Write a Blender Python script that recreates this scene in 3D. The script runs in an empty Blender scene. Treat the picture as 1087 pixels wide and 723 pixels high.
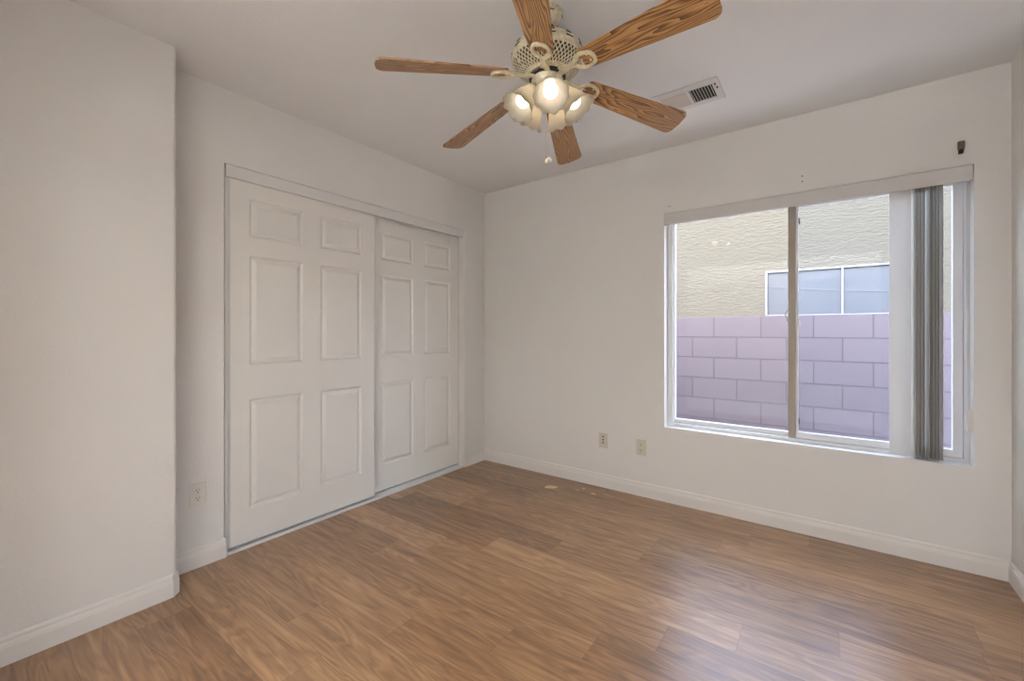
import bpy, bmesh, math, random
from mathutils import Vector, Matrix
S = bpy.context.scene
C = S.collection
PI = math.pi
R = math.radians
random.seed(7)

# ------------------------------------------------------------------ camera
FPX, CX, CY, IW, IH = 450.6, 544.5, 352.3, 1087.0, 723.0
cam = bpy.data.cameras.new('camera')
cam.sensor_width = 36.0
cam.lens = FPX / IW * 36.0
cam.shift_x = -(CX - IW / 2) / IW
cam.shift_y = (CY - IH / 2) / IW
cam.clip_start = 0.02
co = bpy.data.objects.new('camera', cam)
C.objects.link(co)
co.location = (2.5198, -2.9911, 1.1724)
co.rotation_euler = (R(90), 0, R(36.277))
S.camera = co

# ------------------------------------------------------------------ world, exposure
S.view_settings.view_transform = 'Standard'
S.view_settings.look = 'None'
S.view_settings.gamma = 1.0
S.view_settings.use_curve_mapping = False
S.view_settings.exposure = 0.0
w = bpy.data.worlds.new('sky')
S.world = w
w.use_nodes = True
nt = w.node_tree
nt.nodes.clear()
wo = nt.nodes.new('ShaderNodeOutputWorld')
bg = nt.nodes.new('ShaderNodeBackground')
sky = nt.nodes.new('ShaderNodeTexSky')
sky.sky_type = 'NISHITA'
sky.sun_disc = False
sky.sun_elevation = R(50)
sky.sun_rotation = R(200)
sky.air_density = 1.0
sky.dust_density = 3.0
hs_ = nt.nodes.new('ShaderNodeHueSaturation')
hs_.inputs['Saturation'].default_value = 0.6
nt.links.new(sky.outputs[0], hs_.inputs['Color'])
nt.links.new(hs_.outputs[0], bg.inputs[0])
bg.inputs[1].default_value = 2.7
nt.links.new(bg.outputs[0], wo.inputs[0])
BULB = 5.6
HALL_FILL = 210.0  # glow strength of the added hall pendants
DOWN_FILL = 670.0  # power of the added hall spot beams

# ------------------------------------------------------------------ material helpers
def srgb(r, g, b):
    f = lambda v: (v / 255 / 12.92) if v / 255 <= 0.04045 else ((v / 255 + 0.055) / 1.055) ** 2.4
    return (f(r), f(g), f(b), 1)

class NT:
    def __init__(s, name):
        s.m = bpy.data.materials.new(name)
        s.m.use_nodes = True
        s.t = s.m.node_tree
        s.t.nodes.clear()
        s.out = s.n('ShaderNodeOutputMaterial')
    def n(s, ty, **kw):
        nd = s.t.nodes.new(ty)
        for k, v in kw.items():
            setattr(nd, k, v)
        return nd
    def l(s, a, b):
        s.t.links.new(a, b)
    def set(s, nd, **kw):
        for k, v in kw.items():
            nd.inputs[k.replace('_', ' ')].default_value = v
    def math(s, op, a, b=None, c=None):
        nd = s.n('ShaderNodeMath', operation=op)
        for i, v in enumerate((a, b, c)):
            if v is None: continue
            if isinstance(v, (int, float)): nd.inputs[i].default_value = v
            else: s.l(v, nd.inputs[i])
        return nd.outputs[0]
    def mix(s, fac, a, b, blend='MIX'):
        nd = s.n('ShaderNodeMix', data_type='RGBA', blend_type=blend)
        for i, v in ((0, fac), (6, a), (7, b)):
            if isinstance(v, (int, float, tuple)): nd.inputs[i].default_value = v
            else: s.l(v, nd.inputs[i])
        return nd.outputs[2]
    def ramp(s, fac, stops):
        nd = s.n('ShaderNodeValToRGB')
        e = nd.color_ramp.elements
        while len(e) < len(stops): e.new(0.5)
        for el, (p, c) in zip(e, stops):
            el.position = p
            el.color = c if isinstance(c, tuple) else (c, c, c, 1)
        s.l(fac, nd.inputs[0])
        return nd.outputs[0]
    def noise(s, vec, scale, detail=3, rough=0.5, dist=0.0):
        nd = s.n('ShaderNodeTexNoise')
        nd.inputs['Scale'].default_value = scale
        nd.inputs['Detail'].default_value = detail
        nd.inputs['Roughness'].default_value = rough
        nd.inputs['Distortion'].default_value = dist
        if vec is not None: s.l(vec, nd.inputs['Vector'])
        return nd.outputs[0]
    def bump(s, h, strength, dist=0.01):
        nd = s.n('ShaderNodeBump')
        nd.inputs['Strength'].default_value = strength
        nd.inputs['Distance'].default_value = dist
        s.l(h, nd.inputs['Height'])
        return nd.outputs[0]
    def principled(s, col, rough=0.5, metal=0.0, spec=0.5, normal=None, **kw):
        p = s.n('ShaderNodeBsdfPrincipled')
        if isinstance(col, tuple): p.inputs['Base Color'].default_value = col
        else: s.l(col, p.inputs['Base Color'])
        if isinstance(rough, (int, float)): p.inputs['Roughness'].default_value = rough
        else: s.l(rough, p.inputs['Roughness'])
        p.inputs['Metallic'].default_value = metal
        p.inputs['Specular IOR Level'].default_value = spec
        if normal is not None: s.l(normal, p.inputs['Normal'])
        for k, v in kw.items(): p.inputs[k].default_value = v
        s.l(p.outputs[0], s.out.inputs[0])
        return p
    def coord(s, what='Object'):
        return s.n('ShaderNodeTexCoord').outputs[what]
    def mapping(s, vec, scale=(1, 1, 1), loc=(0, 0, 0), rot=(0, 0, 0)):
        nd = s.n('ShaderNodeMapping')
        nd.inputs['Scale'].default_value = scale
        nd.inputs['Location'].default_value = loc
        nd.inputs['Rotation'].default_value = rot
        s.l(vec, nd.inputs['Vector'])
        return nd.outputs[0]

M = {}
def plain(name, col, rough=0.5, metal=0.0, spec=0.5, vary=0.04, scale=30, bump=0.0, bscale=200):
    k = NT(name)
    v = k.noise(k.coord(), scale, 3)
    c = k.mix(v, tuple(x * (1 - vary) for x in col[:3]) + (1,), tuple(min(1, x * (1 + vary)) for x in col[:3]) + (1,))
    nrm = k.bump(k.noise(k.coord(), bscale, 2), bump, 0.002) if bump else None
    k.principled(c, rough, metal, spec, nrm)
    M[name] = k.m
    return k.m

# painted drywall with orange-peel texture
def drywall(name, col, strength):
    k = NT(name)
    o = k.coord()
    big = k.noise(o, 2.0, 3)
    c = k.mix(big, tuple(x * 0.975 for x in col[:3]) + (1,), tuple(x * 1.02 for x in col[:3]) + (1,))
    h = k.math('ADD', k.noise(o, 95, 2, 0.6), k.math('MULTIPLY', k.noise(o, 30, 2), 0.7))
    k.principled(c, 0.75, 0, 0.3, k.bump(h, strength, 0.004))
    M[name] = k.m
drywall('wall_paint', (0.83, 0.812, 0.778, 1), 0.28)
drywall('ceiling_paint', (0.86, 0.853, 0.84, 1), 0.25)
plain('trim_white', (0.84, 0.81, 0.77, 1), 0.42, vary=0.015, scale=6)
plain('door_white', (0.87, 0.85, 0.80, 1), 0.45, vary=0.02, scale=5, bump=0.06, bscale=160)
plain('track_white', (0.80, 0.79, 0.77, 1), 0.35, vary=0.02)
plain('grey_metal', (0.72, 0.72, 0.69, 1), 0.4, metal=0.1, vary=0.03)
plain('vinyl_white', (0.80, 0.80, 0.80, 1), 0.35, vary=0.02)
plain('vinyl_shaded', (0.31, 0.27, 0.215, 1), 0.45, vary=0.04)  # taupe stands in for shade on the white stile
plain('valance_white', (0.66, 0.64, 0.62, 1), 0.4, vary=0.02, scale=8)
plain('plate_white', (0.78, 0.75, 0.70, 1), 0.35, vary=0.01)
plain('plate_almond', (0.66, 0.62, 0.515, 1), 0.35, vary=0.01)
plain('black_hole', (0.015, 0.014, 0.013, 1), 0.7, vary=0.1)
plain('dark_bronze', (0.10, 0.085, 0.07, 1), 0.4, metal=0.6, vary=0.1)
plain('dark_rubber', (0.02, 0.022, 0.035, 1), 0.6)
plain('closet_dark', (0.35, 0.33, 0.30, 1), 0.8)
plain('chip_beige', (0.72, 0.58, 0.40, 1), 0.8, vary=0.15, scale=120)
plain('chip_tan', (0.55, 0.38, 0.25, 1), 0.8, vary=0.15, scale=120)
plain('vent_white', (0.72, 0.70, 0.67, 1), 0.45, vary=0.02)
plain('vent_beige', (0.66, 0.60, 0.51, 1), 0.5, vary=0.03)
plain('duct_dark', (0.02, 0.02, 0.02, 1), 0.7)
plain('chain_metal', (0.75, 0.70, 0.58, 1), 0.3, metal=0.6)
plain('finial_cream', (0.83, 0.78, 0.64, 1), 0.3)
plain('cord_white', (0.62, 0.61, 0.60, 1), 0.5)

# antique cream enamel with gold wear
k = NT('fan_enamel')
o = k.coord()
a = k.ramp(k.noise(o, 55, 4, 0.6), [(0.36, (0.58, 0.50, 0.33, 1)), (0.60, (0.76, 0.70, 0.53, 1))])
k.principled(a, 0.28, 0.25, 0.6)
M['fan_enamel'] = k.m
plain('fan_dark', (0.035, 0.03, 0.025, 1), 0.5, vary=0.2)
plain('fan_black', (0.01, 0.009, 0.008, 1), 0.35)

# oak blade: cathedral grain running along local X
k = NT('oak_blade')
oi = k.n('ShaderNodeObjectInfo')
rnd = k.math('MULTIPLY', oi.outputs['Random'], 9.0)
cx = k.n('ShaderNodeCombineXYZ')
k.l(rnd, cx.inputs[0]); k.l(k.math('MULTIPLY', oi.outputs['Random'], 0.03), cx.inputs[1])
va = k.n('ShaderNodeVectorMath', operation='ADD')
k.l(k.coord(), va.inputs[0]); k.l(cx.outputs[0], va.inputs[1])
warp = k.noise(k.mapping(va.outputs[0], (2.2, 13, 13)), 1.0, 2, 0.5)
sep = k.n('ShaderNodeSeparateXYZ'); k.l(va.outputs[0], sep.inputs[0])
# distance-from-heart field -> rings
f = k.math('ADD', k.math('MULTIPLY', warp, 1.35), k.math('MULTIPLY', k.math('ABSOLUTE', sep.outputs[1]), 9.0))
rings = k.math('FRACT', k.math('MULTIPLY', f, 10.0))
pores = k.noise(k.mapping(va.outputs[0], (14, 420, 420)), 1.0, 3, 0.6)
rv = k.math('ADD', k.math('MULTIPLY', rings, 0.72), k.math('MULTIPLY', pores, 0.46))
col = k.ramp(rv, [(0.10, (0.47, 0.275, 0.115, 1)), (0.50, (0.36, 0.19, 0.070, 1)), (0.74, (0.165, 0.070, 0.022, 1)), (0.96, (0.070, 0.027, 0.009, 1))])
k.principled(col, 0.36, 0, 0.5)
M['oak_blade'] = k.m

# frosted shade glass
k = NT('frosted_glass')
tr = k.n('ShaderNodeBsdfTranslucent'); tr.inputs[0].default_value = (0.72, 0.66, 0.56, 1)
di = k.n('ShaderNodeBsdfPrincipled'); di.inputs['Base Color'].default_value = (0.56, 0.54, 0.49, 1); di.inputs['Roughness'].default_value = 0.35
k.l(k.bump(k.noise(k.coord(), 60, 2), 0.25, 0.003), di.inputs['Normal'])
mx = k.n('ShaderNodeMixShader'); mx.inputs[0].default_value = 0.42
k.l(tr.outputs[0], mx.inputs[1]); k.l(di.outputs[0], mx.inputs[2]); k.l(mx.outputs[0], k.out.inputs[0])
M['frosted_glass'] = k.m
k = NT('bulb_glow')
e = k.n('ShaderNodeEmission'); e.inputs[0].default_value = (1.0, 0.86, 0.68, 1); e.inputs[1].default_value = BULB
k.l(e.outputs[0], k.out.inputs[0])
M['bulb_glow'] = k.m

# window pane: see-through with a Fresnel mirror reflection on the outer faces
def pane_mat(name, tint):
    k = NT(name)
    t = k.n('ShaderNodeBsdfTransparent'); t.inputs[0].default_value = tint
    g = k.n('ShaderNodeBsdfGlossy'); g.inputs['Roughness'].default_value = 0.0
    fr = k.n('ShaderNodeFresnel'); fr.inputs[0].default_value = 1.45
    ge = k.n('ShaderNodeNewGeometry')
    fac = k.math('MULTIPLY', fr.outputs[0], k.math('SUBTRACT', 1.0, ge.outputs['Backfacing']))
    mx = k.n('ShaderNodeMixShader'); k.l(fac, mx.inputs[0]); k.l(t.outputs[0], mx.inputs[1]); k.l(g.outputs[0], mx.inputs[2])
    k.l(mx.outputs[0], k.out.inputs[0])
    M[name] = k.m
pane_mat('pane_clear', (0.985, 0.985, 0.985, 1))
pane_mat('pane_blue', (0.93, 0.96, 1.0, 1))

# blind vane: slightly translucent PVC
k = NT('vane_pvc')
tr = k.n('ShaderNodeBsdfTranslucent'); tr.inputs[0].default_value = (0.78, 0.77, 0.75, 1)
di = k.n('ShaderNodeBsdfPrincipled'); di.inputs['Base Color'].default_value = (0.82, 0.77, 0.67, 1); di.inputs['Roughness'].default_value = 0.45
mx = k.n('ShaderNodeMixShader'); mx.inputs[0].default_value = 0.5
k.l(tr.outputs[0], mx.inputs[1]); k.l(di.outputs[0], mx.inputs[2]); k.l(mx.outputs[0], k.out.inputs[0])
M['vane_pvc'] = k.m

# laminate floor: per-plank tone + stretched, domain-warped grain (UV = metres along / across the plank)
k = NT('laminate')
uv = k.n('ShaderNodeUVMap'); uv.uv_map = 'plank_uv'
at = k.n('ShaderNodeAttribute'); at.attribute_name = 'plank_tone'
sa = k.n('ShaderNodeSeparateColor'); k.l(at.outputs['Color'], sa.inputs[0])
off = k.n('ShaderNodeCombineXYZ')
k.l(k.math('MULTIPLY', sa.outputs[1], 37.0), off.inputs[0]); k.l(k.math('MULTIPLY', sa.outputs[2], 23.0), off.inputs[1]); k.l(k.math('MULTIPLY', sa.outputs[0], 11.0), off.inputs[2])
va = k.n('ShaderNodeVectorMath', operation='ADD'); k.l(uv.outputs[0], va.inputs[0]); k.l(off.outputs[0], va.inputs[1])
P = va.outputs[0]
field = k.noise(k.mapping(P, (1.5, 9.0, 1)), 1.0, 2.5, 0.55, 0.5)
rings = k.math('PINGPONG', k.math('MULTIPLY', field, 9.0), 0.5)
fine = k.noise(k.mapping(P, (5, 130, 1)), 1.0, 4, 0.6, 0.3)
mid = k.noise(k.mapping(P, (1.6, 26, 1)), 1.0, 3, 0.55, 0.8)
g = k.math('ADD', k.math('MULTIPLY', rings, 0.34), k.math('ADD', k.math('MULTIPLY', fine, 0.36), k.math('MULTIPLY', mid, 0.62)))
tone = k.math('ADD', g, k.math('MULTIPLY', k.math('SUBTRACT', sa.outputs[0], 0.5), 0.30))
col = k.ramp(tone, [(0.33, (0.125, 0.058, 0.022, 1)), (0.50, (0.215, 0.110, 0.047, 1)), (0.66, (0.310, 0.170, 0.077, 1)), (0.84, (0.44, 0.265, 0.138, 1))])
# knots
vo = k.n('ShaderNodeTexVoronoi'); vo.inputs['Scale'].default_value = 1.0
k.l(k.mapping(P, (1.7, 4.5, 1)), vo.inputs['Vector'])
kn = k.ramp(vo.outputs['Distance'], [(0.0, 1.0), (0.10, 0.0)])
col = k.mix(k.math('MULTIPLY', kn, 0.55), col, (0.10, 0.052, 0.028, 1))
# seams
su = k.n('ShaderNodeUVMap'); su.uv_map = 'seam_uv'
sx = k.n('ShaderNodeSeparateXYZ'); k.l(su.outputs[0], sx.inputs[0])
d = k.math('MINIMUM', sx.outputs[0], sx.outputs[1])
seam = k.math('LESS_THAN', d, 0.0011)
col = k.mix(k.math('MULTIPLY', seam, 0.5), col, (0.07, 0.038, 0.022, 1))
rough = k.math('ADD', 0.25, k.math('MULTIPLY', fine, 0.12))
h = k.math('SUBTRACT', k.math('MULTIPLY', fine, 0.3), seam)
k.principled(col, rough, 0, 1.0, k.bump(h, 0.12, 0.0015))
M['laminate'] = k.m

# outdoors
k = NT('stucco')
o = k.coord()
h = k.math('ADD', k.noise(k.mapping(o, (1, 1, 2.8)), 17, 3, 0.55), k.math('MULTIPLY', k.noise(k.mapping(o, (1, 1, 1.6)), 90, 3, 0.6), 0.5))
c = k.mix(k.noise(o, 1.3, 3), (0.0621, 0.0586, 0.0483, 1), (0.0680, 0.0644, 0.0546, 1))
k.principled(c, 0.9, 0, 0.2, k.bump(h, 0.9, 0.013))
M['stucco'] = k.m

k = NT('concrete_block')
o = k.coord()
sp = k.n('ShaderNodeSeparateXYZ'); k.l(o, sp.inputs[0])
cb = k.n('ShaderNodeCombineXYZ'); k.l(sp.outputs[0], cb.inputs[0]); k.l(sp.outputs[2], cb.inputs[1])
br = k.n('ShaderNodeTexBrick')
k.l(cb.outputs[0], br.inputs['Vector'])
br.offset = 0.5; br.squash = 1.0
br.inputs['Scale'].default_value = 1.0
br.inputs['Brick Width'].default_value = 0.4045
br.inputs['Row Height'].default_value = 0.2035
br.inputs['Mortar Size'].default_value = 0.0055
br.inputs['Mortar Smooth'].default_value = 0.2
br.inputs['Bias'].default_value = 0.0
br.inputs['Color1'].default_value = (0.0793, 0.0680, 0.0830, 1)
br.inputs['Color2'].default_value = (0.0926, 0.0804, 0.0952, 1)
br.inputs['Mortar'].default_value = (0.0428, 0.0366, 0.0444, 1)
blot = k.noise(o, 5, 4, 0.6)
c = k.mix(k.math('MULTIPLY', blot, 0.5), br.outputs['Color'], (0.0988, 0.0885, 0.1052, 1))
stain = k.ramp(k.noise(k.mapping(o, (2.2, 1, 5)), 1.2, 3, 0.6), [(0.60, 0.0), (0.75, 0.35)])
c = k.mix(stain, c, (0.0537, 0.0453, 0.0580, 1))
h = k.math('SUBTRACT', k.math('MULTIPLY', k.noise(o, 130, 3, 0.7), 0.35), br.outputs['Fac'])
k.principled(c, 0.92, 0, 0.2, k.bump(h, 0.5, 0.006))
M['concrete_block'] = k.m
plain('gravel', (0.62, 0.57, 0.51, 1), 0.95, vary=0.35, scale=60, bump=0.8, bscale=50)
plain('outside_frame', (0.1256, 0.1330, 0.1524, 1), 0.4, vary=0.02)
k = NT('sun_screen')
o = k.coord()
c = k.mix(k.noise(k.mapping(o, (40, 1, 600)), 1, 2), (0.0247, 0.0314, 0.0425, 1), (0.0288, 0.0353, 0.0479, 1))
k.principled(c, 0.55, 0, 0.5)
M['sun_screen'] = k.m
plain('pale_line', (0.0809, 0.0902, 0.1058, 1), 0.5)

# ------------------------------------------------------------------ mesh helpers
def obj(name, bm, mat, parent=None, smooth=False, kind=None, label=None, cat=None, group=None, bevel=0.0, segs=2):
    bmesh.ops.recalc_face_normals(bm, faces=bm.faces[:])
    if bevel:
        bmesh.ops.bevel(bm, geom=[e for e in bm.edges if len(e.link_faces) == 2 and e.calc_face_angle(0) > 0.6], offset=bevel, segments=segs, affect='EDGES', profile=0.5, clamp_overlap=True)
    me = bpy.data.meshes.new(name)
    bm.to_mesh(me); bm.free()
    mats = mat if isinstance(mat, (list, tuple)) else [mat]
    for m in mats: me.materials.append(M[m])
    if smooth:
        for p in me.polygons: p.use_smooth = True
        try: me.set_sharp_from_angle(angle=R(42))
        except Exception: pass
    o = bpy.data.objects.new(name, me)
    C.objects.link(o)
    if parent: o.parent = parent
    tag(o, label, cat, group, kind)
    return o
def tag(o, label=None, cat=None, group=None, kind=None):
    if kind: o['kind'] = kind
    if label: o['label'] = label
    if cat: o['category'] = cat
    if group: o['group'] = group
def empty(name, loc, label=None, cat=None, kind=None, group=None, rot=(0, 0, 0)):
    o = bpy.data.objects.new(name, None)
    o.empty_display_size = 0.05
    o.location = loc; o.rotation_euler = rot
    C.objects.link(o)
    tag(o, label, cat, group, kind)
    return o
def box(bm, x0, x1, y0, y1, z0, z1, mi=0):
    v = [bm.verts.new((x, y, z)) for x in (x0, x1) for y in (y0, y1) for z in (z0, z1)]
    for f in ((0, 1, 3, 2), (4, 6, 7, 5), (0, 4, 5, 1), (2, 3, 7, 6), (0, 2, 6, 4), (1, 5, 7, 3)):
        bm.faces.new([v[i] for i in f]).material_index = mi
def B(*boxes):
    bm = bmesh.new()
    for b in boxes: box(bm, *b)
    return bm
def prism(bm, pts, z0, z1):
    lo = [bm.verts.new((x, y, z0)) for x, y in pts]
    hi = [bm.verts.new((x, y, z1)) for x, y in pts]
    n = len(pts)
    bm.faces.new(lo[::-1]); bm.faces.new(hi)
    for i in range(n): bm.faces.new((lo[i], lo[(i + 1) % n], hi[(i + 1) % n], hi[i]))
def lathe(bm, prof, n=48, mtx=None, cap=True, mi=0):
    rings = []
    for r, z in prof:
        ring = [bm.verts.new((r * math.cos(2 * PI * i / n), r * math.sin(2 * PI * i / n), z)) for i in range(n)]
        rings.append(ring)
    fs = []
    for a, b in zip(rings, rings[1:]):
        for i in range(n): fs.append(bm.faces.new((a[i], a[(i + 1) % n], b[(i + 1) % n], b[i])))
    if cap:
        fs.append(bm.faces.new(rings[0])); fs.append(bm.faces.new(rings[-1]))
    for f in fs: f.material_index = mi
    if mtx is not None:
        for ring in rings:
            for v in ring: v.co = mtx @ v.co
def tube(bm, pts, r, n=8, closed=False):
    pts = [Vector(p) for p in pts]
    rings = []
    N = len(pts)
    up = Vector((0, 0, 1))
    for i, p in enumerate(pts):
        if closed: t = pts[(i + 1) % N] - pts[i - 1]
        else: t = pts[min(i + 1, N - 1)] - pts[max(i - 1, 0)]
        t.normalize()
        s = t.cross(up)
        if s.length < 1e-3: s = t.cross(Vector((1, 0, 0)))
        s.normalize(); u = s.cross(t)
        rr = r[i] if isinstance(r, (list, tuple)) else r
        rings.append([bm.verts.new(p + s * math.cos(2 * PI * j / n) * rr + u * math.sin(2 * PI * j / n) * rr) for j in range(n)])
    prs = list(zip(rings, rings[1:])) + ([(rings[-1], rings[0])] if closed else [])
    for a, b in prs:
        for j in range(n): bm.faces.new((a[j], a[(j + 1) % n], b[(j + 1) % n], b[j]))
    if not closed:
        bm.faces.new(rings[0][::-1]); bm.faces.new(rings[-1])
def sweep(bm, path, prof, closed_prof=True):
    """path: plan points (x,y); prof: (out, z) with 'out' to the left-hand normal; mitred corners"""
    P = [Vector((x, y)) for x, y in path]
    rings = []
    for i, p in enumerate(P):
        ds = []
        if i > 0: ds.append((P[i] - P[i - 1]).normalized())
        if i < len(P) - 1: ds.append((P[i + 1] - P[i]).normalized())
        ns = [Vector((-d.y, d.x)) for d in ds]
        if len(ns) == 2:
            n = (ns[0] + ns[1]).normalized(); n = n / max(0.2, n.dot(ns[0]))
        else: n = ns[0]
        rings.append([bm.verts.new((p.x + n.x * o, p.y + n.y * o, z)) for o, z in prof])
    m = len(prof)
    for a, b in zip(rings, rings[1:]):
        for j in range(m if closed_prof else m - 1): bm.faces.new((a[j], a[(j + 1) % m], b[(j + 1) % m], b[j]))
    bm.faces.new(rings[0]); bm.faces.new(rings[-1][::-1])

# ------------------------------------------------------------------ room shell
W, H, YF = 3.228, 2.44, -3.20
BX, BY = 0.19, -2.35
OY0, OY1, OZ = -2.0935, -0.274, 2.0535           # closet opening in the left wall
WX0, WX1, WZ0, WZ1 = 1.625, 3.106, 0.512, 1.990  # window opening in the back wall

# floor: one mesh, a face per plank
PW, PL = 0.18, 1.23
joint = {0: 2.452, 1: 0.95, 2: 2.057, 3: 2.995, 4: 1.75, 5: 1.335, 6: 1.027, 7: 2.019, 8: 0.589, 9: 0.301, 10: 1.158, 11: 0.772}
rj = random.Random(3)
bm = bmesh.new()
uvl = bm.loops.layers.uv.new('plank_uv'); sul = bm.loops.layers.uv.new('seam_uv')
cl = bm.loops.layers.float_color.new('plank_tone')
FX0, FX1 = -0.15, 3.52
row = 0
while True:
    y1 = -PW * row; y0 = y1 - PW
    if y1 < YF - 0.05: break
    j = joint.get(row, rj.uniform(0, PL))
    x = j - PL * math.ceil((j - FX0) / PL)
    while x < FX1:
        a, b = max(x, FX0), min(x + PL, FX1)
        if b - a > 1e-4:
            tone = (min(1, max(0, rj.gauss(0.5, 0.23))), rj.random(), rj.random(), 1)
            # split the plank so that the seam distance interpolates exactly
            e = 0.02
            xs = [a, a + min(e, (b - a) / 3), b - min(e, (b - a) / 3), b]; ys = [y0, y0 + e, y1 - e, y1]
            grid = [[bm.verts.new((px, py, 0)) for py in ys] for px in xs]
            for i in range(3):
                for q in range(3):
                    f = bm.faces.new((grid[i][q], grid[i + 1][q], grid[i + 1][q + 1], grid[i][q + 1]))
                    for lp in f.loops:
                        vx, vy = lp.vert.co.x, lp.vert.co.y
                        lp[uvl].uv = (vx - x, vy - y0)
                        lp[sul].uv = (min(vx - x, x + PL - vx), min(vy - y0, y1 - vy))
                        lp[cl] = tone
        x += PL
    row += 1
floor_low = y0
box(bm, FX0, FX1, YF - 0.05, 0.0, -0.1, -0.002)
fl = obj('floor', bm, 'laminate', kind='structure', label='brown wood-look laminate plank floor running parallel to the window wall', cat='floor')
for p in fl.data.polygons:
    if p.normal.z < -0.5 and p.area < 1.0: p.flip()

obj('ceiling', B((-0.15, 3.35, YF - 0.12, 0.15, H, H + 0.12)), 'ceiling_paint', kind='structure', label='flat white painted ceiling', cat='ceiling')

# left wall: bullnosed bump near the camera, closet opening, closet interior behind
def arc(cx, cy, r, a0, a1, n=6):
    return [(cx + r * math.cos(R(a0 + (a1 - a0) * i / n)), cy + r * math.sin(R(a0 + (a1 - a0) * i / n))) for i in range(n + 1)]
bm = bmesh.new()
rr = 0.018
prism(bm, [(-0.15, YF), (BX, YF)] + arc(BX - rr, BY - rr, rr, 0, 90) + [(0, BY)] + arc(-0.012, OY0 - 0.012, 0.012, 0, 90, 4) + [(-0.15, OY0)], 0, OZ)
prism(bm, [(-0.15, YF), (BX, YF)] + arc(BX - rr, BY - rr, rr, 0, 90) + [(0, BY), (0, OY0), (-0.15, OY0)], OZ, H)
prism(bm, [(-0.15, OY1)] + arc(-0.012, OY1 + 0.012, 0.012, 270, 360, 4) + [(0, 0.0), (-0.15, 0.0)], 0, OZ)
box(bm, -0.15, 0, OY0, 0.0, OZ, H)
box(bm, -0.80, -0.72, -2.4, 0.15, 0, H)
box(bm, -0.80, -0.15, -2.5, -2.35, 0, H)
box(bm, -0.80, -0.15, 0.0, 0.15, 0, H)
box(bm, -0.80, -0.15, -2.4, 0.15, H, H + 0.1)
box(bm, -0.80, -0.15, -2.4, 0.15, -0.1, 0)
obj('wall_left', bm, 'wall_paint', kind='structure', label='off-white textured wall holding the sliding closet', cat='wall')

# back wall with window opening
wb = obj('wall_back', B((-0.15, WX0, 0, 0.15, 0, H), (WX1, 3.35, 0, 0.15, 0, H), (WX0, WX1, 0, 0.15, 0, WZ0), (WX0, WX1, 0, 0.15, WZ1, H)), 'wall_paint', kind='structure', label='off-white textured wall with the sliding window', cat='wall')
bmh = lambda x, z, r: B((x - r, x + r, -0.0015, 0.002, z - r, z + r))
for x, z in ((1.660, 2.036), (2.4155, 2.080), (2.4155, 2.049)):
    obj('screw_hole', bmh(x, z, 0.003), 'black_hole', wb)
obj('wall_right', B((W, 3.35, YF - 0.12, 0.0, 0, H)), 'wall_paint', kind='structure', label='off-white wall right of the window', cat='wall')
# wall behind the camera, opened wide to let the added hall light in
DX0, DX1, DZ = 0.9, 3.05, 2.10
obj('wall_front', B((-0.15, DX0, YF - 0.12, YF, 0, H), (DX1, W, YF - 0.12, YF, 0, H), (DX0, DX1, YF - 0.12, YF, DZ, H)), 'wall_paint', kind='structure', label='off-white wall with the doorway behind the camera', cat='wall')

# baseboards
prof = [(0, 0.0), (0.013, 0.0), (0.013, 0.062), (0.0118, 0.0655), (0.0118, 0.068), (0.0105, 0.074), (0.0078, 0.0815), (0.0085, 0.085), (0.0075, 0.092), (0.003, 0.0985), (0, 0.0985)]
bm = bmesh.new()
sweep(bm, [(0, 0.0), (W, 0.0)][::-1], prof)
obj('baseboard_back', bm, 'trim_white', kind='structure', label='white moulded baseboard under the window wall', cat='baseboard')
bm = bmesh.new()
sweep(bm, [(W, YF), (W, -0.0)], prof)
obj('baseboard_right', bm, 'trim_white', kind='structure', label='white moulded baseboard at the right wall', cat='baseboard')
bm = bmesh.new()
sweep(bm, [(0, 0), (0, OY1 + 0.012), (-0.012, OY1), (-0.03, OY1)], prof)
sweep(bm, [(-0.004, OY0 - 0.001), (0, OY0 - 0.006), (0, BY), (BX - 0.022, BY), (BX, BY - 0.022), (BX, YF)], prof)
obj('baseboard_left', bm, 'trim_white', kind='structure', label='white moulded baseboard at the closet wall', cat='baseboard')

# ------------------------------------------------------------------ closet: header, track, two six-panel doors
bm = B((-0.016, 0.003, OY0 + 0.002, -0.289, 1.986, 2.0505), (-0.11, -0.016, OY0 + 0.002, OY1 - 0.002, 2.030, 2.0505))
obj('trim_1', bm, 'track_white', kind='structure', label='white metal header track over the closet doors', cat='trim', bevel=0.0015)
bm = B((-0.102, 0.002, OY0 + 0.002, OY1 - 0.002, 0.0, 0.009), (-0.007, 0.002, OY0 + 0.002, OY1 - 0.002, 0.009, 0.016), (-0.063, -0.058, OY0 + 0.002, OY1 - 0.002, 0.009, 0.016), (-0.102, -0.097, OY0 + 0.002, OY1 - 0.002, 0.009, 0.016))
obj('trim_2', bm, 'track_white', kind='structure', label='white floor track under the closet doors', cat='trim', bevel=0.001)

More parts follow.
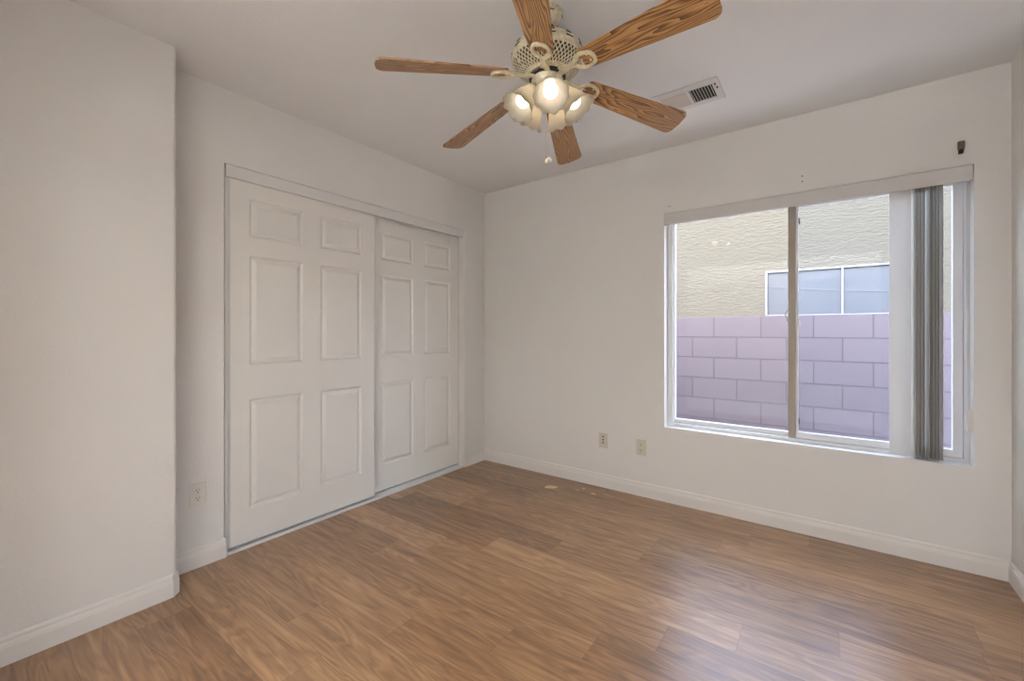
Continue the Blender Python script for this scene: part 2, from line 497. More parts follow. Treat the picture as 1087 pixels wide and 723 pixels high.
def six_panel(width, h, cols, rows, th):
    """slab in local coords: x' = 0 front face, going back to -th; y along width; z height"""
    bm = bmesh.new()
    ys = sorted({0, width} | {v for c in cols for v in c}); zs = sorted({0, h} | {v for r in rows for v in r})
    cache = {}
    def V(y, z, x=0.0):
        key = (round(y, 5), round(z, 5), round(x, 5))
        if key not in cache: cache[key] = bm.verts.new((x, y, z))
        return cache[key]
    steps = [(0.0, 0.0), (0.003, -0.0025), (0.009, -0.0100), (0.014, -0.0115), (0.018, -0.0105), (0.036, -0.0015), (0.038, -0.001)]
    for y0, y1 in zip(ys, ys[1:]):
        for z0, z1 in zip(zs, zs[1:]):
            if any(abs(c[0] - y0) < 1e-6 for c in cols) and any(abs(r[0] - z0) < 1e-6 for r in rows):
                prev = None
                for i, dpt in steps:
                    q = [V(y0 + i, z0 + i, dpt), V(y1 - i, z0 + i, dpt), V(y1 - i, z1 - i, dpt), V(y0 + i, z1 - i, dpt)]
                    if prev:
                        for n in range(4): bm.faces.new((prev[n], prev[(n + 1) % 4], q[(n + 1) % 4], q[n]))
                    prev = q
                bm.faces.new(prev)
            else:
                bm.faces.new((V(y0, z0), V(y1, z0), V(y1, z1), V(y0, z1)))
    # rim and back
    ring = [V(y, 0) for y in ys] + [V(width, z) for z in zs[1:]] + [V(y, h) for y in ys[::-1][1:]] + [V(0, z) for z in zs[::-1][1:-1]]
    back = [bm.verts.new((-th, v.co.y, v.co.z)) for v in ring]
    n = len(ring)
    for i in range(n): bm.faces.new((ring[i], ring[(i + 1) % n], back[(i + 1) % n], back[i]))
    bm.faces.new(back[::-1])
    return bm
DW, DB, DT = 0.902, 0.024, 1.999
cols = [(0.101, 0.3985), (0.509, 0.801)]
rows = [(0.2024 - DB, 0.804 - DB), (0.9916 - DB, 1.590 - DB), (1.694 - DB, 1.9007 - DB)]
def closet_door(name, y, x, label):
    d = empty(name, (x, y, DB), label, 'closet door', kind='structure')
    obj('door_panel', six_panel(DW, DT - DB, cols, rows, 0.034), 'door_white', d)
    obj('edge_guard', B((-0.036, 0.0015, -0.006, -0.0005, 0, DT - DB), (0.0002, 0.0015, -0.0005, 0.006, 0, DT - DB)), 'grey_metal', d)
    obj('edge_guard', B((-0.036, 0.0015, DW + 0.0005, DW + 0.004, 0, DT - DB), (0.0002, 0.0015, DW - 0.005, DW + 0.0005, 0, DT - DB)), 'grey_metal', d)
    return d
closet_door('door_1', -2.071, -0.020, 'white six-panel sliding closet door in front, nearer the camera')
closet_door('door_2', -1.180, -0.064, 'white six-panel sliding closet door behind, nearer the room corner')
obj('trim_3', B((-0.045, -0.004, OY0 + 0.0005, OY0 + 0.013, 0.017, 1.985)), 'grey_metal', kind='structure', label='slim grey metal strip on the left closet jamb', cat='trim')

# ------------------------------------------------------------------ window
win = empty('window_1', (0, 0, 0), 'white vinyl sliding window looking onto a block wall', 'window', kind='structure')
FY = 0.070
bm = B((WX0, WX0 + 0.038, FY, 0.14, WZ0, WZ1), (WX1 - 0.021, WX1, FY, 0.14, WZ0, WZ1), (WX0 + 0.038, WX1 - 0.021, FY, 0.14, WZ0, WZ0 + 0.020), (WX0 + 0.038, WX1 - 0.021, FY, 0.14, WZ1 - 0.03, WZ1),
       (WX0 + 0.038, 2.36, 0.105, 0.14, WZ0 + 0.020, WZ0 + 0.048), (WX0 + 0.038, 2.36, 0.105, 0.14, WZ1 - 0.055, WZ1 - 0.03), (WX0 + 0.038, WX0 + 0.044, 0.09, 0.14, WZ0 + 0.02, WZ1 - 0.03), (2.345, 2.375, 0.112, 0.14, WZ0 + 0.02, WZ1 - 0.03))
obj('window_frame', bm, 'vinyl_white', win, bevel=0.0015)
obj('pane', B((WX0 + 0.038, 2.36, 0.122, 0.126, WZ0 + 0.046, WZ1 - 0.05)), 'pane_clear', win)
sash = obj('sliding_sash', B((2.3795, 2.393, 0.080, 0.104, 0.536, 1.958), (3.046, 3.081, 0.074, 0.104, 0.536, 1.958), (2.393, 3.046, 0.074, 0.104, 0.536, 0.572), (2.393, 3.046, 0.074, 0.104, 1.92, 1.958)), 'vinyl_white', win, bevel=0.001)
obj('meeting_stile', B((2.342, 2.379, 0.070, 0.104, 0.534, 1.959)), 'vinyl_shaded', sash, label='meeting stile with its shade painted in as taupe', bevel=0.001)
obj('pane', B((2.390, 3.048, 0.090, 0.094, 0.565, 1.925)), 'pane_blue', sash)
for z in (1.838, 0.637): obj('bumper', B((2.3935, 2.402, 0.080, 0.0895, z - 0.016, z + 0.016)), 'dark_rubber', sash)
bm = bmesh.new(); tube(bm, [(2.341, 0.073, 1.30), (2.331, 0.070, 1.292), (2.329, 0.070, 1.275), (2.336, 0.072, 1.245), (2.341, 0.073, 1.235)], 0.0032, 6)
obj('latch', bm, 'grey_metal', sash, smooth=True)
obj('latch_keeper', B((2.393, 2.400, 0.078, 0.088, 1.212, 1.245)), 'grey_metal', sash)

# ------------------------------------------------------------------ vertical blind
bl = empty('vertical_blind', (2.366, 0.03, WZ1), 'white vertical blind with its vanes stacked at the right of the window', 'blind')
def bobj(name, bm, mat, **kw):
    o = obj(name, bm, mat, bl, **kw); o.location = (-2.366, -0.03, -WZ1); return o
bobj('valance', B((1.628, 3.100, -0.014, -0.008, 1.908, 1.9845), (1.628, 1.634, -0.008, 0.05, 1.908, 1.9845)), 'valance_white', bevel=0.001)
bobj('head_rail', B((1.636, 3.098, 0.008, 0.052, 1.940, 1.9845)), 'vinyl_white', bevel=0.002)
def vane_mesh():
    bm = bmesh.new(); n = 8; hw = 0.0445
    fr, bk = [], []
    for i in range(n + 1):
        u = -hw + 2 * hw * i / n; bow = 0.007 * (1 - (u / hw) ** 2)
        fr.append([bm.verts.new((u, -bow, z)) for z in (0.0, 1.408)])
        bk.append([bm.verts.new((u, -bow + 0.0012, z)) for z in (0.0, 1.408)])
    for i in range(n):
        bm.faces.new((fr[i][0], fr[i + 1][0], fr[i + 1][1], fr[i][1])); bm.faces.new((bk[i][0], bk[i][1], bk[i + 1][1], bk[i + 1][0]))
        bm.faces.new((fr[i][0], bk[i][0], bk[i + 1][0], fr[i + 1][0])); bm.faces.new((fr[i][1], fr[i + 1][1], bk[i + 1][1], bk[i][1]))
    for i in (0, n): bm.faces.new((fr[i][0], fr[i][1], bk[i][1], bk[i][0]))
    box(bm, -0.009, 0.009, -0.009, -0.003, 1.40, 1.43)
    return bm
vanes = [(2.842, 0.024, 10)] + [(2.888 + 0.0122 * i, 0.026, 99) for i in range(4)] + [(2.944, 0.026, 93)] + [(2.955 + 0.0118 * i, 0.026, 99) for i in range(4)]
v0 = None
for x, y, a in vanes:
    if v0 is None: v = v0 = obj('vane', vane_mesh(), 'vane_pvc', bl, smooth=True)
    else:
        v = v0.copy(); C.objects.link(v); v.parent = bl
    v.location = (x - 2.366, y - 0.03, 0.5215 - WZ1); v.rotation_euler = (0, 0, R(a))
bm = bmesh.new()
tube(bm, [(3.088, 0.030, 1.945), (3.089, 0.028, 1.4), (3.092, 0.022, 0.80), (3.0925, 0.020, 0.745), (3.0945, 0.014, 0.745), (3.0945, 0.012, 0.80), (3.092, 0.018, 1.4), (3.091, 0.022, 1.945)], 0.0013, 6)
bobj('control_cord', bm, 'cord_white', smooth=True)
bobj('cord_tensioner', B((3.0835, 3.1045, 0.004, 0.030, 0.682, 0.786), (3.100, 3.1055, 0.000, 0.034, 0.682, 0.786)), 'plate_white', bevel=0.002)

# ------------------------------------------------------------------ wall plates
def outlet(y_or_x, z, wall, mat, label, slots):
    if wall == 'left': p = empty('power_outlet', (0, y_or_x, z), label, 'outlet', rot=(0, 0, R(90)))
    else: p = empty('power_outlet' if slots else 'cable_plate', (y_or_x, 0, z), label, 'outlet' if slots else 'wall plate')
    # local: x along the wall, -y into the room
    obj('cover_plate', B((-0.0345, 0.0345, -0.006, 0.0, -0.056, 0.056)), mat, p, bevel=0.0022, segs=2)
    if slots:
        for s in (-1, 1):
            bm = bmesh.new()
            pts = [(0.0165 * math.cos(a), 0.0142 * math.sin(a)) for a in [2 * PI * i / 20 for i in range(20)]]
            lo = [bm.verts.new((x, -0.0055, zz + s * 0.0195)) for x, zz in pts]; hi = [bm.verts.new((x, -0.0078, zz + s * 0.0195)) for x, zz in pts]
            bm.faces.new(lo); bm.faces.new(hi[::-1])
            for i in range(20): bm.faces.new((lo[i], hi[i], hi[(i + 1) % 20], lo[(i + 1) % 20]))
            rc = obj('receptacle', bm, mat, p)
            zc = s * 0.0195
            for bx in ((-0.0075, -0.0052, zc - 0.001, zc + 0.008), (0.0052, 0.0075, zc, zc + 0.0075), (-0.0025, 0.0025, zc - 0.0095, zc - 0.0045)):
                obj('slot', B((bx[0], bx[1], -0.0081, -0.0074, bx[2], bx[3])), 'black_hole', rc)
        bm = bmesh.new(); lathe(bm, [(0.003, 0), (0.003, 0.0015), (0.002, 0.002)], 12, Matrix.Translation((0, -0.006, 0)) @ Matrix.Rotation(R(90), 4, 'X'))
        obj('screw', bm, 'grey_metal', p)
    else:
        for s in (-1, 0, 1):
            bm = bmesh.new(); lathe(bm, [(0.0058, 0), (0.0058, 0.002), (0.003, 0.0025)], 14, Matrix.Translation((0, -0.0055, 0.006 + s * 0.0225)) @ Matrix.Rotation(R(90), 4, 'X'))
            obj('jack', bm, 'black_hole', p)
    return p
outlet(-2.2155, 0.362, 'left', 'plate_white', 'white duplex power outlet on the wall left of the closet', True)
outlet(1.173, 0.353, 'back', 'plate_almond', 'almond wall plate with three dark holes under the window wall, nearer the corner', False)
outlet(1.463, 0.347, 'back', 'plate_almond', 'almond duplex power outlet on the wall below the window, right of the three-hole plate', True)

# curtain rod bracket
br_ = empty('curtain_rod_bracket', (3.0595, 0, 2.08), 'small dark bronze curtain rod bracket above the right end of the blind', 'bracket')
obj('bracket_body', B((-0.011, 0.011, -0.022, 0, -0.013, 0.027)), 'dark_bronze', br_, bevel=0.003)
obj('bracket_tab', B((-0.008, 0.008, -0.020, 0, -0.031, -0.0135)), 'black_hole', br_, bevel=0.001, label='black lower tab')

# ------------------------------------------------------------------ ceiling vent
vt = empty('ceiling_vent', (1.93, -0.585, H), 'white ceiling air vent with one dark slatted half, partly behind a fan blade', 'vent')
z1 = 0.0
def vobj(name, bm, mat, **kw):
    o = obj(name, bm, mat, vt, **kw); o.location = (-1.93, 0.585, -H); return o
vx0, vx1, vy0, vy1 = 1.762, 2.092, -0.700, -0.470
gx0, gx1, gy0, gy1 = 1.797, 2.056, -0.650, -0.510
zt, zb = H - 0.0002, H - 0.007
vobj('vent_frame', B((vx0, gx0, vy0, vy1, zb, zt), (gx1, vx1, vy0, vy1, zb, zt), (gx0, gx1, vy0, gy0, zb, zt), (gx0, gx1, gy1, vy1, zb, zt), (1.928, 1.944, gy0, gy1, zb, zt)), 'vent_white', bevel=0.002)
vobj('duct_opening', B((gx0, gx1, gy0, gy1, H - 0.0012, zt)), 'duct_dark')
def slats(xa, xb, ang, n, wd):
    bm = bmesh.new()
    for i in range(n):
        xc = xa + (xb - xa) * (i + 0.5) / n
        t = len(bm.verts)
        box(bm, -wd / 2, wd / 2, gy0, gy1, -0.0005, 0.0005)
        bm.verts.ensure_lookup_table()
        mt = Matrix.Translation((xc, 0, H - 0.0065)) @ Matrix.Rotation(R(ang), 4, 'Y')
        for v in bm.verts[t:]: v.co = mt @ v.co
    return bm
vobj('louver_bank', slats(1.944, gx1, 48, 8, 0.0085), 'vent_white', label='louvers open towards the camera, dark between')
vobj('louver_bank', slats(gx0, 1.928, -22, 10, 0.0145), 'vent_beige', label='beige louvers closed to the camera')
vobj('damper_lever', B((2.068, 2.074, -0.655, -0.640, zb - 0.004, zb)), 'fan_dark')
vobj('damper_lever', B((2.072, 2.078, -0.618, -0.603, zb - 0.004, zb)), 'fan_dark')

# ------------------------------------------------------------------ chips on the floor
def chip(x, y, rx, ry, mat, label, seed, rot=0.0, group=None):
    r = random.Random(seed); bm = bmesh.new()
    n = 18
    pts = []
    for i in range(n):
        a = 2 * PI * i / n; f = r.uniform(0.8, 1.12)
        pts.append((rx * f * math.cos(a), ry * f * math.sin(a)))
    lo = [bm.verts.new((px, py, 0.0003)) for px, py in pts]; hi = [bm.verts.new((px * 0.95, py * 0.95, 0.0016 + r.uniform(0, 0.0008))) for px, py in pts]
    bm.faces.new(lo[::-1]); c = bm.verts.new((0, 0, 0.0026))
    for i in range(n):
        bm.faces.new((lo[i], lo[(i + 1) % n], hi[(i + 1) % n], hi[i])); bm.faces.new((hi[i], hi[(i + 1) % n], c))
    o = obj('paint_chip', bm, mat, label=label, cat='paint chip', group=group)
    o.location = (x, y, 0); o.rotation_euler = (0, 0, rot)
chip(0.855, -0.240, 0.052, 0.031, 'chip_beige', 'large pale beige chip lying on the floor near the far corner', 1, R(36))
chip(1.045, -0.180, 0.020, 0.012, 'chip_tan', 'faint tan chip on the floor, second from the far corner', 2, R(30))
chip(1.068, -0.120, 0.013, 0.009, 'chip_beige', 'tiny pale chip on the floor closest to the baseboard', 3, R(30))
chip(1.172, -0.173, 0.021, 0.009, 'chip_beige', 'small bright chip on the floor, furthest right of the chips', 4, R(-5))

# ------------------------------------------------------------------ ceiling fan
FXC, FYC = 1.6283, -1.5448
fan = empty('ceiling_fan', (FXC, FYC, H), 'cream ceiling fan with six oak blades and five lit tulip lamps', 'ceiling fan')
def fz(z): return z - H                      # absolute height -> fan local
bm = bmesh.new()
lathe(bm, [(0.062, fz(2.4398)), (0.064, fz(2.434)), (0.061, fz(2.425)), (0.053, fz(2.411)), (0.040, fz(2.398)), (0.030, fz(2.391)), (0.022, fz(2.389))], 40)
cn = obj('canopy', bm, 'fan_enamel', fan, smooth=True)
for i in range(6):
    a = R(20 + 60 * i)
    bm = bmesh.new(); box(bm, -0.0025, 0.0025, -0.008, 0.008, -0.001, 0.001)
    mt = Matrix.Rotation(a, 4, 'Z') @ Matrix.Translation((0.0585, 0, fz(2.4185))) @ Matrix.Rotation(R(62), 4, 'Y')
    for v in bm.verts: v.co = mt @ v.co
    obj('canopy_slot', bm, 'fan_dark', cn)
bm = bmesh.new()
lathe(bm, [(0.020, fz(2.392)), (0.027, fz(2.386)), (0.029, fz(2.376)), (0.026, fz(2.364)), (0.019, fz(2.354)), (0.019, fz(2.330))], 28)
obj('hanger_ball', bm, 'fan_black', fan, smooth=True)
bm = bmesh.new()
lathe(bm, [(0.020, fz(2.334)), (0.060, fz(2.331)), (0.092, fz(2.323)), (0.096, fz(2.316)), (0.116, fz(2.308)), (0.131, fz(2.295)), (0.139, fz(2.281)), (0.142, fz(2.266)), (0.141, fz(2.252)), (0.1385, fz(2.246))], 64)
hs = obj('motor_housing', bm, 'fan_enamel', fan, smooth=True)
bm = bmesh.new()
lathe(bm, [(0.137, fz(2.250)), (0.131, fz(2.240)), (0.108, fz(2.213)), (0.082, fz(2.199)), (0.060, fz(2.196))], 64)
obj('motor_core', bm, 'fan_dark', fan, smooth=True)
# side vents: paired wedge slots round the shoulder
for i in range(12):
    for zz, rr_, ln in ((2.289, 0.1355, 0.024), (2.272, 0.1412, 0.030)):
        bm = bmesh.new(); box(bm, -0.0018, 0.0012, -ln / 2, ln / 2, -0.0035, 0.0035)
        for v in bm.verts:
            if v.co.y > 0: v.co.z *= 0.35
        mt = Matrix.Rotation(R(30 * i + 8), 4, 'Z') @ Matrix.Translation((rr_, 0, fz(zz))) @ Matrix.Rotation(R(-14), 4, 'Y')
        for v in bm.verts: v.co = mt @ v.co
        obj('vent_slot', bm, 'fan_dark', hs)
# perforated lattice skirt under the housing
def skirt():
    bm = bmesh.new()
    N = 48
    pr = [(0.1412, 2.250), (0.1375, 2.240), (0.1315, 2.2305), (0.124, 2.2220), (0.115, 2.2145), (0.105, 2.2080), (0.094, 2.2025), (0.0825, 2.1985)]
    J = len(pr)
    # vertices on a checkerboard of a 2N x J grid; faces are diamonds between them
    vs = {}
    def V(i, j):
        i %= 2 * N
        if (i, j) not in vs:
            r, z = pr[j]; a = PI * i / N
            vs[(i, j)] = bm.verts.new((r * math.cos(a), r * math.sin(a), fz(z)))
        return vs[(i, j)]
    holes = []
    for j in range(J):
        for i in range(2 * N):
            if (i + j) % 2 == 0: continue
            q = []
            if j > 0: q.append(V(i, j - 1))
            q.append(V(i + 1, j))
            if j < J - 1: q.append(V(i, j + 1))
            q.append(V(i - 1, j))
            f = bm.faces.new(q)
            sect = (i % 16)
            if 1 <= j <= J - 2 and abs(sect - 8) <= 7 - max(0, 2 - j) and j < J - 1: holes.append(f)
    bm.normal_update()
    bmesh.ops.inset_individual(bm, faces=holes, thickness=0.0026, depth=0.0)
    bmesh.ops.delete(bm, geom=holes, context='FACES')
    bmesh.ops.solidify(bm, geom=bm.faces[:], thickness=0.0016)
    return bm
obj('lattice_skirt', skirt(), 'fan_enamel', fan)
bm = bmesh.new()
lathe(bm, [(0.080, fz(2.203)), (0.083, fz(2.199)), (0.083, fz(2.194)), (0.079, fz(2.190)), (0.060, fz(2.189))], 48)
obj('flywheel_ring', bm, 'fan_enamel', fan, smooth=True)
bm = bmesh.new()
lathe(bm, [(0.060, fz(2.1895)), (0.073, fz(2.189)), (0.073, fz(2.181)), (0.060, fz(2.1805))], 48)
obj('rotor_gap', bm, 'fan_dark', fan, smooth=True)
bm = bmesh.new()
lathe(bm, [(0.050, fz(2.181)), (0.060, fz(2.180)), (0.063, fz(2.174)), (0.060, fz(2.168)), (0.054, fz(2.160)), (0.052, fz(2.140)), (0.055, fz(2.134)), (0.051, fz(2.129)), (0.030, fz(2.128))], 48)
obj('switch_housing', bm, 'fan_enamel', fan, smooth=True)
bm = bmesh.new()
lathe(bm, [(0.040, fz(2.129)), (0.046, fz(2.124)), (0.047, fz(2.112)), (0.042, fz(2.100)), (0.030, fz(2.090)), (0.014, fz(2.084)), (0.010, fz(2.076)), (0.004, fz(2.072))], 40)
obj('light_fitter', bm, 'fan_enamel', fan, smooth=True)

# blades and blade arms: local X = outward; origin at fan axis, blade plane
def blade_mesh():
    bm = bmesh.new()
    r0, r1, w0, w1 = 0.158, 0.656, 0.046, 0.067
    pts = []
    def corner(cx, cy, r, a0, a1, n=6): pts.extend(arc(cx, cy, r, a0, a1, n))
    corner(r1 - 0.03, w1 - 0.03, 0.030, 90, 0); 
    pts.append((r1 + 0.004, 0.0))
    corner(r1 - 0.03, -w1 + 0.03, 0.030, 0, -90)
    corner(r0 + 0.034, -w0 + 0.026, 0.026, -90, -150)
    corner(r0 + 0.034, w0 - 0.026, 0.026, 150, 90)
    prism(bm, pts, 0.0, 0.0055)
    return bm
def arm_mesh():
    bm = bmesh.new()
    # flat forked bar from the flywheel
    def slab(pts, z0, z1):
        prism(bm, pts, z0, z1)
    slab([(0.060, -0.020), (0.085, -0.016), (0.110, -0.010), (0.128, -0.010), (0.146, -0.016), (0.146, 0.016), (0.128, 0.010), (0.110, 0.010), (0.085, 0.016), (0.060, 0.020)], -0.0085, -0.0005)
    # decorative closed loop under the blade root
    loop = []
    for i in range(28):
        a = 2 * PI * i / 28
        x = 0.184 + 0.043 * math.cos(a)
        wd = 0.033 + 0.008 * math.cos(a)
        loop.append((x, wd * math.sin(a) * (1.0 + 0.12 * math.cos(3 * a)), -0.0055))
    tube(bm, loop, 0.0070, 8, closed=True)
    # inner scroll ribs
    for s in (-1, 1):
        tube(bm, [(0.130, s * 0.004, -0.006), (0.150, s * 0.011, -0.0065), (0.168, s * 0.024, -0.006), (0.183, s * 0.030, -0.005)], [0.005, 0.0048, 0.0045, 0.004], 7)
    return bm
def screw_mesh(x, y):
    bm = bmesh.new(); lathe(bm, [(0.0045, -0.0004), (0.0045, -0.0022), (0.002, -0.0034)], 12, Matrix.Translation((x, y, 0))); return bm
ph = -127.69; dev = [-0.4, -2.0, -1.7, 4.1, -2.6, 2.6]
b0 = a0 = None
sc = []
PLATE = 2.171
droop = math.atan2(0.0494, 0.435)
for kx in range(6):
    ang = R(ph - 60 * kx + dev[kx])
    tilt_r = 0.0152 * math.cos(ang) - 0.0271 * math.sin(ang)     # slight wobble of the rotor
    rot = Matrix.Rotation(ang, 4, 'Z') @ Matrix.Rotation(droop - tilt_r, 4, 'Y') @ Matrix.Rotation(R(-14.5), 4, 'X')
    z0 = PLATE + 0.2 * math.tan(droop)
    mt = Matrix.Translation((0, 0, fz(z0))) @ rot
    if b0 is None:
        b = b0 = obj('blade', blade_mesh(), 'oak_blade', fan, bevel=0.0012)
        a_ = a0 = obj('blade_arm', arm_mesh(), 'fan_enamel', fan, smooth=True)
        s0 = [obj('blade_screw', screw_mesh(x, y), 'chain_metal', a_) for x, y in ((0.172, 0.0), (0.203, 0.014), (0.203, -0.014))]
    else:
        b = b0.copy(); C.objects.link(b); b.parent = fan
        a_ = a0.copy(); C.objects.link(a_); a_.parent = fan
        for s in s0:
            c = s.copy(); C.objects.link(c); c.parent = a_
    b.matrix_local = mt; a_.matrix_local = mt

# lamps: shade neck at local origin, opening along +Z
def shade_mesh():
    bm = bmesh.new(); N = 80
    prof = [(0.0215, 0.0), (0.023, 0.006), (0.029, 0.016), (0.0365, 0.033), (0.043, 0.053), (0.0485, 0.070), (0.055, 0.085), (0.063, 0.098), (0.0665, 0.102)]
    def ring(j, r, z, off):
        t = max(0, (z - 0.03) / 0.0655) ** 1.6
        out = []
        for i in range(N):
            a = 2 * PI * i / N
            rr_ = r + off + 0.0022 * t * math.cos(10 * a); zz = z + 0.0032 * t * math.cos(10 * a)
            out.append(bm.verts.new((rr_ * math.cos(a), rr_ * math.sin(a), zz)))
        return out
    rings = [ring(j, r, z, 0.0012) for j, (r, z) in enumerate(prof)] + [ring(j, r, z, -0.0012) for j, (r, z) in reversed(list(enumerate(prof)))]
    n = len(rings)
    for j in range(n):
        a, b = rings[j], rings[(j + 1) % n]
        for i in range(N): bm.faces.new((a[i], a[(i + 1) % N], b[(i + 1) % N], b[i]))
    return bm
def socket_mesh():
    bm = bmesh.new(); lathe(bm, [(0.010, -0.034), (0.012, -0.020), (0.019, -0.012), (0.0245, -0.006), (0.0265, 0.004), (0.0245, 0.008), (0.012, 0.008)], 28); return bm
def bulb_mesh():
    bm = bmesh.new()
    pr = [(0.0125, 0.009), (0.0125, 0.026), (0.016, 0.035)] + [(0.0285 * math.sin(R(a)), 0.060 - 0.0285 * math.cos(R(a))) for a in (42, 60, 75, 90, 105, 120, 135, 150, 162, 172)]
    lathe(bm, pr, 28); return bm
s0 = None
for i in range(5):
    az = R(-51.5 + 72 * i)
    d = Vector((math.cos(az) * math.sin(R(35)), math.sin(az) * math.sin(R(35)), -math.cos(R(35))))
    base = Vector((0.068 * math.cos(az), 0.068 * math.sin(az), fz(2.126)))
    q = Vector((0, 0, 1)).rotation_difference(d).to_matrix().to_4x4()
    mt = Matrix.Translation(base) @ q
    if s0 is None:
        so = k0 = obj('lamp_socket', socket_mesh(), 'fan_enamel', fan, smooth=True)
        sh = s0 = obj('lamp_shade', shade_mesh(), 'frosted_glass', fan, smooth=True)
        bu = u0 = obj('light_bulb', bulb_mesh(), 'bulb_glow', fan, smooth=True)
    else:
        so, sh, bu = k0.copy(), s0.copy(), u0.copy()
        for o in (so, sh, bu): C.objects.link(o); o.parent = fan
    for o in (so, sh, bu): o.matrix_local = mt

# pull chains, hanging on the camera side
def pull_chain(dx, dy, ztop, zend, big):
    bm = bmesh.new()
    n = int((ztop - zend) / 0.0042)
    tube(bm, [(dx, dy, fz(ztop)), (dx, dy, fz((ztop + zend) / 2)), (dx, dy, fz(zend))], 0.0006, 6)
    for i in range(n):
        bmesh.ops.create_icosphere(bm, subdivisions=1, radius=0.0013, matrix=Matrix.Translation((dx, dy, fz(zend + i * 0.0042))))
    c = obj('pull_chain', bm, 'chain_metal', fan, smooth=True)
    bm = bmesh.new()
    if big: pr = [(0.0015, 0.006), (0.004, 0.002), (0.010, -0.003), (0.0125, -0.008), (0.011, -0.013), (0.005, -0.017), (0.002, -0.018)]
    else: pr = [(0.001, 0.005), (0.003, 0.002), (0.0048, -0.004), (0.0048, -0.011), (0.003, -0.016), (0.001, -0.017)]
    lathe(bm, pr, 20, Matrix.Translation((dx, dy, fz(zend))))
    obj('finial', bm, 'finial_cream', c, smooth=True)
pull_chain(0.0095, -0.026, 2.105, 1.850, False)
pull_chain(0.0165, -0.0150, 2.105, 1.856, True)

# ------------------------------------------------------------------ outdoors
obj('ground', B((-4, 9, 0.15, 9, -0.35, -0.25)), 'gravel', kind='structure', label='gravel side yard outside', cat='ground')
bm = B((-4, 9, 0.0, 0.2, -1.572, 0.0))
o = obj('block_wall', bm, 'concrete_block', label='grey-pink concrete block wall outside the window', cat='wall', bevel=0.004)
o.location = (1.633 - 0.4045 * 10, 1.60, 1.322)
nh = empty('neighbor_house', (2.685, 3.2, -0.25), 'cream stucco house behind the block wall', 'house')
def nobj(name, bm, mat, parent=nh, **kw):
    o = obj(name, bm, mat, parent, **kw)
    if parent is nh: o.location = (-2.685, -3.2, 0.25)
    return o
NX0, NX1, NZ0, NZ1 = 1.921, 3.449, 1.350, 1.930
nobj('stucco_wall', B((-6, NX0, 3.2, 3.4, -0.25, 2.76), (NX1, 10, 3.2, 3.4, -0.25, 2.76), (NX0, NX1, 3.2, 3.4, -0.25, NZ0), (NX0, NX1, 3.2, 3.4, NZ1, 2.76)), 'stucco')
nw = nobj('house_window', B((NX0, NX0 + 0.02, 3.185, 3.25, NZ0, NZ1), (NX1 - 0.02, NX1, 3.185, 3.25, NZ0, NZ1), (NX0 + 0.02, NX1 - 0.02, 3.185, 3.25, NZ1 - 0.02, NZ1), (NX0 + 0.02, NX1 - 0.02, 3.185, 3.25, NZ0, NZ0 + 0.03), (2.677, 2.697, 3.187, 3.25, NZ0 + 0.03, NZ1 - 0.02)), 'outside_frame', bevel=0.002)
for a, b in ((NX0 + 0.02, 2.677), (2.697, NX1 - 0.02)):
    nobj('window_screen', B((a, b, 3.21, 3.22, NZ0 + 0.03, NZ1 - 0.02)), 'sun_screen', nw)
bm = bmesh.new(); tube(bm, [(NX0 + 0.02, 3.196, 1.734), (2.5, 3.196, 1.672), (NX1 - 0.02, 3.196, 1.590)], 0.002, 6)  # thin pale line slanting across the neighbor's screens
nobj('slanted_line', bm, 'pale_line', nw)

# ------------------------------------------------------------------ unseen hallway and lamps added behind the camera to brighten the room
HY0, HY1, HX0, HX1 = -5.4, YF - 0.12, 0.3, 3.42
obj('wall_hall', B((HX0 - 0.1, HX1 + 0.1, HY0 - 0.1, HY0, 0, H), (HX0 - 0.1, HX0, HY0, HY1, 0, H), (HX1, HX1 + 0.1, HY0, HY1, 0, H)), 'wall_paint', kind='structure', label='off-white walls of the added hallway behind the camera', cat='wall')
k = NT('hall_bounce_tile')  # pale unseen floor, added to bounce light up to the room ceiling
tb = k.n('ShaderNodeTexBrick'); tb.offset = 0.0
k.l(k.coord(), tb.inputs['Vector'])
for n_, v_ in (('Scale', 1.0), ('Brick Width', 0.33), ('Row Height', 0.33), ('Mortar Size', 0.004)): tb.inputs[n_].default_value = v_
tb.inputs['Color1'].default_value = (0.80, 0.79, 0.77, 1); tb.inputs['Color2'].default_value = (0.83, 0.82, 0.80, 1); tb.inputs['Mortar'].default_value = (0.5, 0.49, 0.47, 1)
k.principled(tb.outputs['Color'], 0.4); M['hall_bounce_tile'] = k.m
obj('floor_hall', B((HX0 - 0.1, HX1 + 0.1, HY0 - 0.1, floor_low, -0.1, 0.0)), 'hall_bounce_tile', kind='structure', label='pale tile floor of the added hallway, bouncing light into the room', cat='floor')
obj('ceiling_hall', B((HX0 - 0.1, HX1 + 0.1, HY0 - 0.1, HY1, H, H + 0.1)), 'ceiling_paint', kind='structure', label='white ceiling of the added hallway behind the camera', cat='ceiling')
k = NT('hall_fill_glow')  # emission for the added hall fill lights
e = k.n('ShaderNodeEmission'); e.inputs[0].default_value = (0.96, 0.965, 1.0, 1); e.inputs[1].default_value = HALL_FILL
k.l(e.outputs[0], k.out.inputs[0]); M['hall_fill_glow'] = k.m
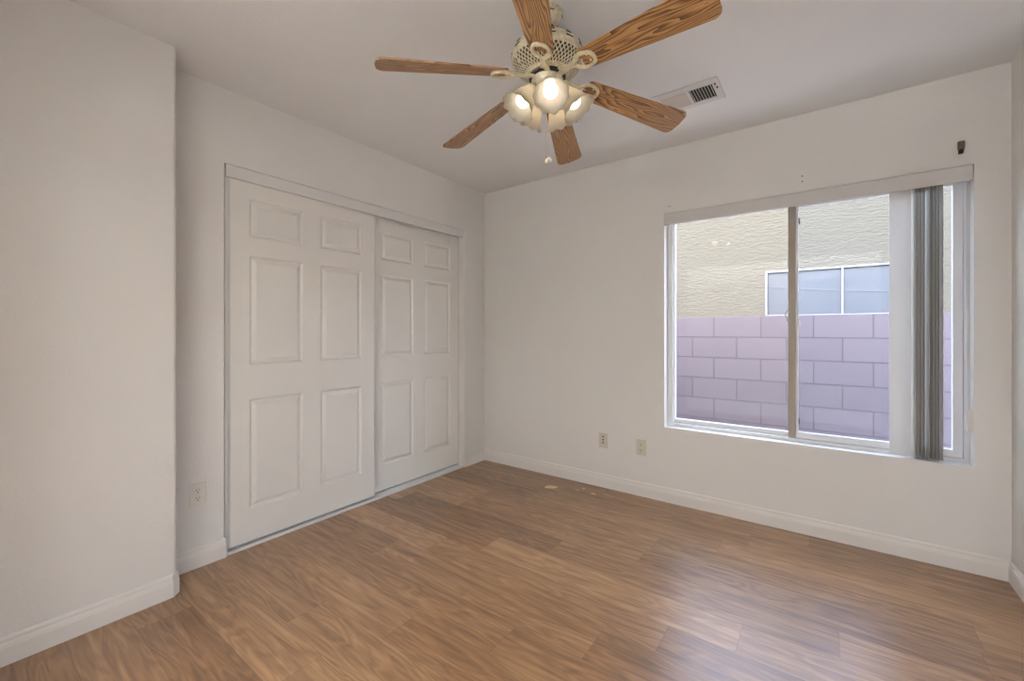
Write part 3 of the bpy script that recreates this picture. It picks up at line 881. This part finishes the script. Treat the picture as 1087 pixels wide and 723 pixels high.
def hall_fill_lamp(x, label):  # unseen pendant, added as soft fill for the room
    hl = empty('fill_pendant', (x, -4.70, H), label, 'lamp')
    bm = bmesh.new(); lathe(bm, [(0.06, 0), (0.06, -0.02), (0.05, -0.03)], 32); obj('ceiling_rose', bm, 'grey_metal', hl, smooth=True)
    for i in range(3):
        a = 2 * PI * i / 3
        bm = bmesh.new(); tube(bm, [(0.04 * math.cos(a), 0.04 * math.sin(a), -0.025), (0.235 * math.cos(a), 0.235 * math.sin(a), -0.50)], 0.0025, 6); obj('suspension_rod', bm, 'grey_metal', hl)
    bm = bmesh.new(); lathe(bm, [(0.245, -0.49), (0.25, -0.49), (0.24, -0.53), (0.19, -0.57), (0.10, -0.60), (0.01, -0.61), (0.01, -0.605), (0.10, -0.595), (0.187, -0.565), (0.235, -0.527), (0.245, -0.49)], 40, None, False); obj('fill_bowl', bm, 'trim_white', hl, smooth=True)
    bm = bmesh.new(); lathe(bm, [(0.22, -0.52), (0.22, -0.500), (0.12, -0.492), (0.01, -0.49)], 40); obj('fill_diffuser', bm, 'hall_fill_glow', hl, smooth=True)
hall_fill_lamp(1.1, 'bowl uplight pendant added unseen in the hall as room fill, nearer the closet side')
hall_fill_lamp(2.7, 'bowl uplight pendant added unseen in the hall as room fill, nearer the window side')
def downlight(x, label):  # unseen spot fixture, added so the hall floor bounces light into the room
    d = empty('fill_downlight', (x, -4.25, H), label, 'lamp')
    bm = bmesh.new(); lathe(bm, [(0.095, 0.0), (0.095, -0.006), (0.075, -0.009), (0.070, -0.002), (0.070, 0.0)], 36, None, False); obj('trim_ring', bm, 'trim_white', d, smooth=True)
    bm = bmesh.new(); lathe(bm, [(0.070, -0.001), (0.070, -0.003), (0.01, -0.004)], 36); obj('lens', bm, 'hall_fill_glow', d, smooth=True)
    l = bpy.data.lights.new('fill_beam', 'SPOT'); l.energy = DOWN_FILL; l.spot_size = R(66); l.spot_blend = 0.6; l.shadow_soft_size = 0.06; l.color = (1.0, 0.97, 0.94)
    lo = bpy.data.objects.new('fill_beam', l); C.objects.link(lo); lo.parent = d; lo.location = (0, 0, -0.02)
downlight(1.45, 'recessed downlight added unseen in the hall ceiling as room fill, nearer the closet side')
downlight(2.45, 'recessed downlight added unseen in the hall ceiling as room fill, nearer the window side')
